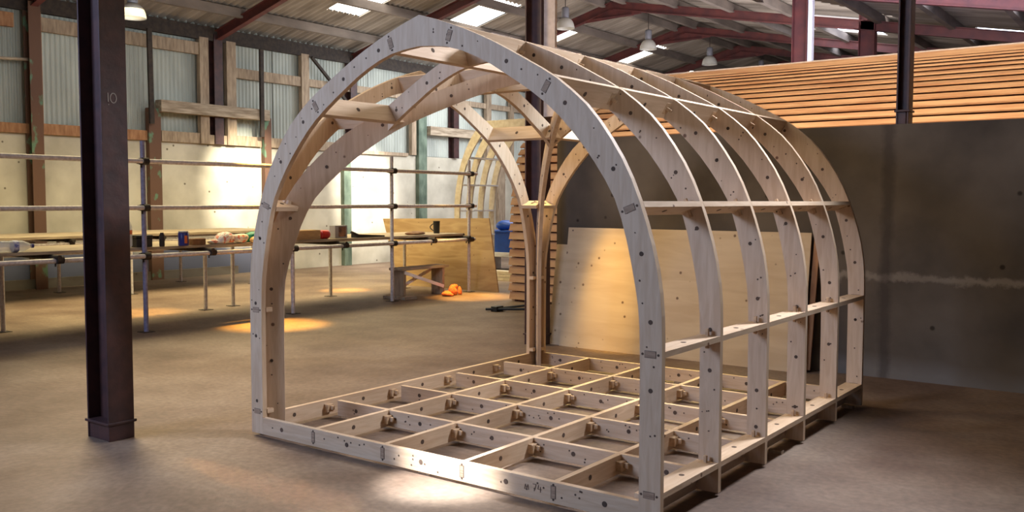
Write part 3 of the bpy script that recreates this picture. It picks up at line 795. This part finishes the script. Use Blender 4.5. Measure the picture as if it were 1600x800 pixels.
mb = MB(); mb.tube((XF + .055, -4, .865), (XF + .055, 8.05, .865), TR, 14); mb.build('bench_rail', 'tube', sb)
mb = MB(); mb.tube((XBk - .055, -4, .865), (XBk - .055, 8.05, .865), TR, 14); mb.build('bench_rail', 'tube', sb)
for y in (2.18, 6.17, 7.97):
    for z in (1.93, 1.41, .865): coupler(sb, (XF, y, z))
coupler(sb, (XF, 4.3, .865))
for y in (-.5, 1.15, 3.0, 5.15, 7.0, 7.85):
    mb = MB(); mb.tube((XF + .12, y, .90), (XBk - .15, y, .90), TR, 12); mb.build('transom_tube', 'coupler', sb)
    coupler(sb, (XF + .03, y + .02, .875))
# planks of the near bench
PG = 'scaffold planks of the near bench'
random.seed(3)
PL = [(-4.755, -4.93), (-4.94, -5.18), (-5.19, -5.43), (-5.44, -5.68), (-5.69, -5.95)]
for i, (xa, xb) in enumerate(PL):
    mb = MB(); e_ = random.uniform(-.1, .15)
    mb.box(xb, xa, -4, 7.95 + e_, .9285, .962)
    mb.box(xb - .001, xa + .001, 7.90 + e_, 7.93 + e_, .928, .9635, 1)
    tag(mb.build('scaffold_plank', ['oldwood_y', 'coupler'], bevel=.004), ['front edge plank of the near scaffold bench', 'second plank from the front of the near scaffold bench', 'middle plank of the near scaffold bench', 'fourth plank from the front of the near scaffold bench', 'rearmost plank of the near scaffold bench'][i], 'plank', PG)
# far bench along the wall
fb = thing('scaffold_bench', 'low scaffold tube bench frame along the whitewashed wall', 'scaffold', (-10, 4, 0))
for y in (-.5, 2.0, 3.85, 6.2): up(-9.9 if y < 5 else -10.1, y, .86, 'tube', fb)
for y in (0, 2.2, 4.4, 6.75): up(-8.72, y, .86, 'tube', fb)
for x in (-8.68, -10.15):
    mb = MB(); mb.tube((x, -4, .84), (x, 7.3, .84), TR, 12); mb.build('bench_rail', 'tube', fb)
for y in (1.5, 3.4, 4.9, 6.9):
    mb = MB(); mb.tube((-8.55, y, .89), (-10.3, y, .89), TR, 12); mb.build('transom_tube', 'coupler', fb)
    coupler(fb, (-8.72, y + .02, .86))
for i, (xa, xb) in enumerate([(-8.62, -9.0), (-9.02, -9.4), (-9.42, -9.8), (-9.82, -10.2)]):
    mb = MB(); mb.box(xb, xa, -4, 7.4, .918, .96)
    tag(mb.build('scaffold_plank', 'oldwood_y', bevel=.004), ['front edge plank of the bench by the whitewashed wall', 'second plank of the bench by the whitewashed wall', 'third plank of the bench by the whitewashed wall', 'plank nearest the wall on the rear bench'][i], 'plank', 'planks of the rear bench')
# timber bearer boards seen between the benches
mb = MB(); mb.box(-6.05, -6.0, 5.2, 7.8, .80, .90)

# ------------------------------------------------------------------ things on the bench
ZT = .9625
def bottle(x, y, z, axis, L_, r, label, capm='bluetin', labm='label_bl'):
    t = thing('plastic_bottle', label, 'bottle', (x, y, z)); ax = Vector(axis).normalized()
    mb = MB(); mb.lathe([(r * .6, 0), (r, .02), (r, L_ * .3), (r * .93, L_ * .34), (r, L_ * .38), (r, L_ * .7), (r * .6, L_ * .86), (r * .33, L_ * .93), (r * .33, L_ * .96)], (x, y, z), 18, axis=ax); mb.build('body', 'clear', t)
    mb = MB(); mb.lathe([(r * 1.02, L_ * .44), (r * 1.02, L_ * .58)], (x, y, z), 18, axis=ax, cap=False); mb.build('paper_label', labm, t)
    mb = MB(); mb.lathe([(r * .38, L_ * .95), (r * .38, L_ * 1.01)], (x, y, z), 12, axis=ax); mb.build('cap', capm, t)
bottle(-4.84, .62, ZT + .062, (.05, 1, 0), .37, .06, 'clear water bottle lying at the left end of the near bench')
bottle(-4.80, 2.02, ZT, (0, 0, 1), .34, .055, 'upright bottle with orange label half hidden by the foreground column', 'white', 'label_or')
t = thing('toolbox', 'small black box beside the upright bottle on the bench', 'box', (-4.85, 2.18, ZT))
mb = MB(); mb.box(-4.95, -4.78, 2.12, 2.32, ZT, ZT + .10); mb.build('body', 'black', t, bevel=.008)
mb = MB(); mb.box(-4.955, -4.775, 2.115, 2.325, ZT + .102, ZT + .135); mb.build('lid', 'black', t, bevel=.008)
mb = MB(); mb.lathe([(.026, 0), (.03, .01), (.03, .13), (.02, .145), (.02, .16)], (-4.75, 2.42, ZT), 14); tag(mb.build('spray_can', 'rustdark'), 'slim dark canister standing between the black box and blue mug', 'canister')
t = thing('travel_mug', 'dark blue tin mug with an orange panel on the bench', 'mug', (-4.72, 2.68, ZT))
mb = MB(); mb.lathe([(.055, 0), (.06, .01), (.06, .15), (.055, .155), (.05, .15), (.05, .02), (.0, .018)], (-4.72, 2.68, ZT), 20, cap=False); mb.add([], []); mb.build('body', 'bluetin', t)
mb = MB(); mb.lathe([(.0, .0), (.05, .002), (.058, .012), (.058, .02), (.0, .024)], (-4.72, 2.68, ZT + .15), 20, cap=False); mb.build('lid', 'greybox', t)
mb = MB(); mb.box(-4.663, -4.658, 2.655, 2.69, ZT + .03, ZT + .12); mb.build('panel', 'label_or', t)
mb = MB(); mb.box(-4.86, -4.74, 2.82, 3.0, ZT, ZT + .075); tag(mb.build('parcel', 'brownbox', bevel=.006), 'small brown box right behind the blue mug', 'box')
# bags: crumpled blobs
def blob(name, c, r, m_, label, cat, seed, parent=None, sub=3):
    import bmesh
    bm = bmesh.new(); bmesh.ops.create_icosphere(bm, subdivisions=sub, radius=1)
    rnd = random.Random(seed); dirs = [Vector((rnd.uniform(-1, 1), rnd.uniform(-1, 1), rnd.uniform(-1, 1))).normalized() for _ in range(14)]
    am = [rnd.uniform(-.28, .3) for _ in dirs]
    mb = MB()
    for v in bm.verts:
        n = v.co.normalized(); k = 1 + sum(a_ * max(0, n.dot(d)) ** 6 for a_, d in zip(am, dirs))
        p = Vector((n.x * r[0] * k, n.y * r[1] * k, max(n.z, -.55) * r[2] * k))
        v.co = Vector(c) + p
    zmin = min(v.co.z for v in bm.verts)
    for v in bm.verts: v.co.z += c[2] - zmin
    mb.add([v.co.copy() for v in bm.verts], [tuple(x.index for x in f.verts) for f in bm.faces], 0, True); bm.free()
    o = mb.build(name, m_, parent)
    if label: tag(o, label, cat)
    return o
bag = blob('carrier_bag', (-4.84, 3.34, ZT), (.11, .12, .085), 'whitebag', 'crumpled white and red plastic bag on the bench', 'bag', 1)
blob('bag_fold', (-4.84, 3.52, ZT), (.09, .12, .075), 'whitebag', None, None, 11, bag)
blob('bag_fold', (-4.80, 3.18, ZT), (.05, .12, .03), 'whitebag', None, None, 12, bag)
blob('carrier_bag', (-4.76, 3.74, ZT), (.08, .07, .05), 'yellowbag', 'small crumpled yellow bag between the red-white and green ones', 'bag', 5)
blob('carrier_bag', (-4.95, 3.90, ZT), (.10, .18, .075), 'greenbag', 'crumpled green plastic bag on the bench beside the arch leg', 'bag', 2)
t = thing('cardboard_box', 'long cardboard box on the bench beside the red drum', 'box', (-4.9, 4.5, ZT))
mb = MB(); mb.box(-5.02, -4.80, 4.12, 4.86, ZT, ZT + .125); mb.build('carton', 'card', t, bevel=.004)
mb = MB(); mb.box(-5.0, -4.81, 4.55, 4.86, ZT + .126, ZT + .130); mb.build('flap', 'card', t)
t = thing('cable_drum', 'round red plastic drum against the end of the cardboard box', 'drum', (-4.85, 4.95, ZT))
mb = MB(); mb.lathe([(.03, -.03), (.062, -.03), (.062, -.01), (.05, 0), (.062, .01), (.062, .12), (.05, .14), (.02, .145)], (-4.86, 4.91, ZT + .062), 20, axis=(.0, 1, 0)); mb.build('body', 'red', t)
mb = MB(); mb.lathe([(.0, .146), (.025, .146), (.02, .152)], (-4.86, 4.91, ZT + .062), 12, axis=(0, 1, 0)); mb.build('hub', 'white', t)
t = thing('picture_box', 'upright grey box with a brown picture on its face', 'box', (-4.9, 5.25, ZT))
mb = MB(); mb.box(-5.0, -4.88, 5.20, 5.43, ZT, ZT + .18); mb.build('carton', 'greybox', t, bevel=.004)
mb = MB(); mb.box(-4.8805, -4.878, 5.265, 5.40, ZT + .02, ZT + .16); mb.build('printed_panel', 'picture', t)
t = thing('hand_saw', 'dark hand saw lying on the bench beyond the picture box', 'saw', (-4.85, 5.8, ZT))
mb = MB(); mb.hexa([(-4.93, 5.55, ZT), (-4.80, 5.55, ZT), (-4.80, 6.1, ZT), (-4.86, 6.1, ZT), (-4.93, 5.55, ZT + .05), (-4.80, 5.55, ZT + .05), (-4.80, 6.1, ZT + .02), (-4.86, 6.1, ZT + .02)]); mb.build('blade', 'black', t)
mb = MB(); mb.tube((-4.83, 5.46, ZT + .08), (-4.83, 5.6, ZT + .03), .02, 10); mb.build('handle', 'rustdark', t)
blob('rag_heap', (-4.92, 6.9, ZT), (.09, .22, .035), 'brownbox', 'flat dark brown heap of rag on the bench above the stool', 'rag', 9)
t = thing('black_mug', 'tall black mug with a handle near the bench end', 'mug', (-5.3, 7.72, ZT))
mb = MB(); mb.lathe([(.045, 0), (.05, .01), (.055, .19), (.058, .20), (.05, .2), (.045, .02), (.0, .02)], (-5.1, 7.6, ZT), 20, cap=False); mb.build('body', 'black', t)
mb = MB()
hp = [Vector((-5.1 - .045 - .05 * math.sin(a * PI / 8), 7.6 - .02 - .03 * math.sin(a * PI / 8), ZT + .16 - .12 * a / 8)) for a in range(9)]
for a_, b_ in zip(hp, hp[1:]): mb.tube(a_, b_, .008, 8)
mb.build('handle', 'black', t)

# stool with X brace
t = thing('timber_stool', 'rough timber stool with a white X brace under the bench end', 'stool', (-5.1, 6.95, 0))
sy0, sy1 = 6.50, 7.42
mb = MB(); mb.box(-5.06, -4.78, sy0 - .05, sy1 + .12, .43, .47); mb.build('seat', 'oldwood_y', t, bevel=.005)
mb = MB(); mb.box(-5.04, -4.80, sy0, sy0 + .05, .045, .43); mb.build('leg_panel', 'oldwood', t, bevel=.004)
mb = MB(); mb.box(-5.04, -4.80, sy1 - .02, sy1 + .03, 0.0, .43); mb.build('leg_panel', 'oldwood', t, bevel=.004)
mb = MB(); mb.bar((-4.795, sy0 + .02, .40), (-4.795, sy1, .13), .05, .015, (1, 0, 0)); mb.build('brace', 'whitepaint', t)
mb = MB(); mb.bar((-5.045, sy0 + .04, .10), (-5.045, sy1, .40), .05, .015, (1, 0, 0)); mb.build('brace', 'whitepaint', t)
mb = MB(); mb.box(-5.12, -4.66, sy0 - .12, sy0 + .14, 0, .045); mb.build('foot_block', 'oldwood_y', t, bevel=.004)
t = thing('orange_glove', 'pair of bright orange gloves heaped by the stool foot', 'gloves', (-4.72, 7.35, 0))
blob('glove', (-4.60, 7.42, 0), (.07, .075, .09), 'orange', None, None, 21, t)
blob('glove_cuff', (-4.62, 7.45, .09), (.05, .09, .045), 'orange', None, None, 27, t)
blob('glove_finger', (-4.55, 7.52, 0), (.03, .035, .08), 'orange', None, None, 28, t)
blob('glove', (-4.56, 7.25, 0), (.10, .09, .05), 'orange', None, None, 23, t)
# black clamp bars on the floor
t = thing('bar_clamp', 'black bar clamp lying on the floor beside the rear leg of the pod', 'clamp', (-2.6, 6.1, 0))
mb = MB(); mb.tube((-2.86, 6.05, .03), (-2.2, 6.35, .05), .018, 8); mb.build('bar', 'black', t)
mb = MB(); mb.tube((-2.78, 6.2, .03), (-2.2, 6.6, .11), .016, 8); mb.build('arm', 'black', t)
mb = MB(); mb.box(-2.80, -2.70, 6.08, 6.24, 0, .07); mb.build('jaw', 'black', t, bevel=.008)

# blue tub on a pale stack
t = thing('blue_tub', 'bright blue plastic tub seen between the ribs at the back', 'tub', (-6.6, 12.0, .45))
mb = MB()
def frus(z0, z1, g0, g1): mb.hexa([(-7.45 - g0, 11.8 - g0, z0), (-6.5 + g0, 11.8 - g0, z0), (-6.5 + g0, 12.4 + g0, z0), (-7.45 - g0, 12.4 + g0, z0), (-7.45 - g1, 11.8 - g1, z1), (-6.5 + g1, 11.8 - g1, z1), (-6.5 + g1, 12.4 + g1, z1), (-7.45 - g1, 12.4 + g1, z1)])
frus(.40, .82, -.04, 0); mb.build('body', 'blueplastic', t, bevel=.01)
mb = MB(); frus(.82, .86, .03, .03); mb.build('rim', 'blueplastic', t, bevel=.008)
blob('contents', (-6.95, 12.1, .86), (.25, .2, .12), 'blueplastic', None, None, 31, t)
mb = MB(); mb.box(-7.7, -6.2, 11.79, 12.6, .30, .40); mb.box(-7.65, -7.5, 11.8, 12.5, 0, .3); mb.box(-6.4, -6.25, 11.8, 12.5, 0, .3); tag(mb.build('low_bench', 'whitepaint', bevel=.01), 'low white bench carrying the blue tub', 'bench')
for i in range(3):
    mb = MB(); mb.box(-6.1 + .03 * i, -5.4 + .02 * i, 10.0, 10.22, .06 * i, .06 * i + .055); tag(mb.build('timber_offcut', 'farwood', bevel=.004), ['bottom pale offcut board on the floor behind the brown plywood', 'middle pale offcut board of the low stack behind the brown plywood', 'top pale offcut board of the low stack behind the brown plywood'][i], 'board', 'stacked offcut boards')

# ------------------------------------------------------------------ lights
w = bpy.data.worlds.new('world'); SC.world = w; w.use_nodes = True
w.node_tree.nodes['Background'].inputs[0].default_value = (.55, .62, .80, 1)
w.node_tree.nodes['Background'].inputs[1].default_value = .10
def look(o, tgt):
    d = Vector(tgt) - o.location; o.rotation_euler = d.to_track_quat('-Z', 'Y').to_euler()
def area(loc, tgt, sx_, sy_, e_, col, name='area_lamp', spread=None):
    l = bpy.data.lights.new(name, 'AREA'); l.shape = 'RECTANGLE'; l.size = sx_; l.size_y = sy_; l.energy = e_; l.color = col
    if spread: l.spread = math.radians(spread)
    o = bpy.data.objects.new(name, l); COL.objects.link(o); o.location = loc; look(o, tgt); return o
def spot(loc, tgt, e_, ang, col, blend=.6, r=.05, name='spot_lamp'):
    l = bpy.data.lights.new(name, 'SPOT'); l.energy = e_; l.spot_size = math.radians(ang); l.spot_blend = blend; l.color = col; l.shadow_soft_size = r
    o = bpy.data.objects.new(name, l); COL.objects.link(o); o.location = loc; look(o, tgt); return o
# cool daylight from behind / above the camera
area((-2.0, -6.0, 4.2), (1.0, 0, 1.3), 3, 2, 170, (.52, .66, 1), spread=110)
# daylight from high on the right: outer edges, tie tops and side-arch faces
spot((3.5, 2.7, 4.0), (2.45, 1.0, 1.6), 1000, 80, (.84, .88, 1), .8, .3)
spot((1.5, 3.3, 3.3), (0, 2.45, 1.8), 420, 44, (.66, .82, 1), .8, .25)
spot((7.3, -1.0, 3.35), (.2, 1.9, 1.9), 350, 20, (.80, .88, 1), .8, .4)
# daylight down through the roof over the pod
area((1.0, 1.9, 4.5), (1.0, 1.9, 0), 2, 2, 45, (1, .90, .72))
spot((-.3, 4.0, 4.5), (1.2, 2.5, 0), 1300, 36, (1, .84, .36), 1, .25)
# warm light from the work area on the left, reaching the inner faces
area((-4.2, 1.2, 3.9), (1.5, 1.8, .6), 2, 2.5, 130, (1, .74, .42), spread=110)
# work area daylight
area((-7.2, 5.5, 4.4), (-7.2, 5.5, 0), 3, 9, 480, (1, .84, .46), spread=130)
area((-7.4, 6.5, 3.9), (-10.9, 6.8, 3.7), 8, .8, 45, (.92, .96, 1), spread=120)
area((-7.4, 13.5, 3.9), (-10.9, 13.5, 3.7), 6, .8, 90, (.85, .92, 1), spread=120)
area((-7.5, 14, 5.2), (-8, 14, 0), 3, 7, 330, (.95, .97, 1))
# floodlight patches on the whitewashed wall
spot((-7.0, 7.6, 4.6), (-10.9, 8.3, 1.8), 3200, 30, (1, .92, .72), .8, .1)
spot((-7.5, 10.8, 4.8), (-10.9, 11.6, 1.9), 3200, 30, (1, .94, .82), .8, .1)
spot((-8.5, 9.5, 4.9), (-9.6, 11.3, 0), 1600, 42, (1, .95, .82), 1, .2)
spot((.2, 4.0, 4.3), (-4.8, 6.9, .5), 330, 16, (.92, .93, 1), 1, .2)  # added fill spot, brightens the stool and its brace
# warm pools on the floor
spot((-4.9, 4.0, 4.4), (-4.05, 3.45, 0), 6500, 19, (1, .52, .08), 1)
spot((-6.0, 6.5, 4.6), (-6.5, 6.9, 0), 3500, 13, (1, .52, .08), 1)
spot((-4.0, 6.8, 4.6), (-4.2, 7.4, 0), 4000, 20, (1, .58, .14), 1)
spot((-6.6, 2.4, 4.5), (-6.4, 3.1, 0), 2600, 18, (1, .56, .12), 1)
# hard white splash by the front beam
spot((.6, -2.6, 4.3), (1.66, .02, 0), 7500, 9.5, (.92, .95, 1), 1)
# thin warm streak across the near floor
o = area((.9, -.62, 3.6), (.9, -.62, 0), 1.5, .06, .55, (1, .55, .18), spread=7)
# light over the cedar roof
area((2.5, 5.3, 3.6), (2.5, 7.6, 2.7), 9, .4, 180, (1, .84, .62), spread=120)
# glow on the leaning plywood
spot((.15, 3.45, 3.6), (.12, 4.3, .5), 900, 15, (1, .60, .10), 1)
# roof wash
area((-7.0, 9, 2.8), (-7.5, 10, 6), 4, 12, 35, (1, .88, .70), spread=120)
area((-3, 14, 3.6), (-5, 16, 6), 6, 8, 260, (.93, .9, .95))
area((4, 9.8, 3.0), (4, 15, 5.2), 8, 5, 1000, (.70, .72, 1))

SC.view_settings.view_transform = 'Standard'
SC.view_settings.look = 'None'
SC.view_settings.exposure = 0
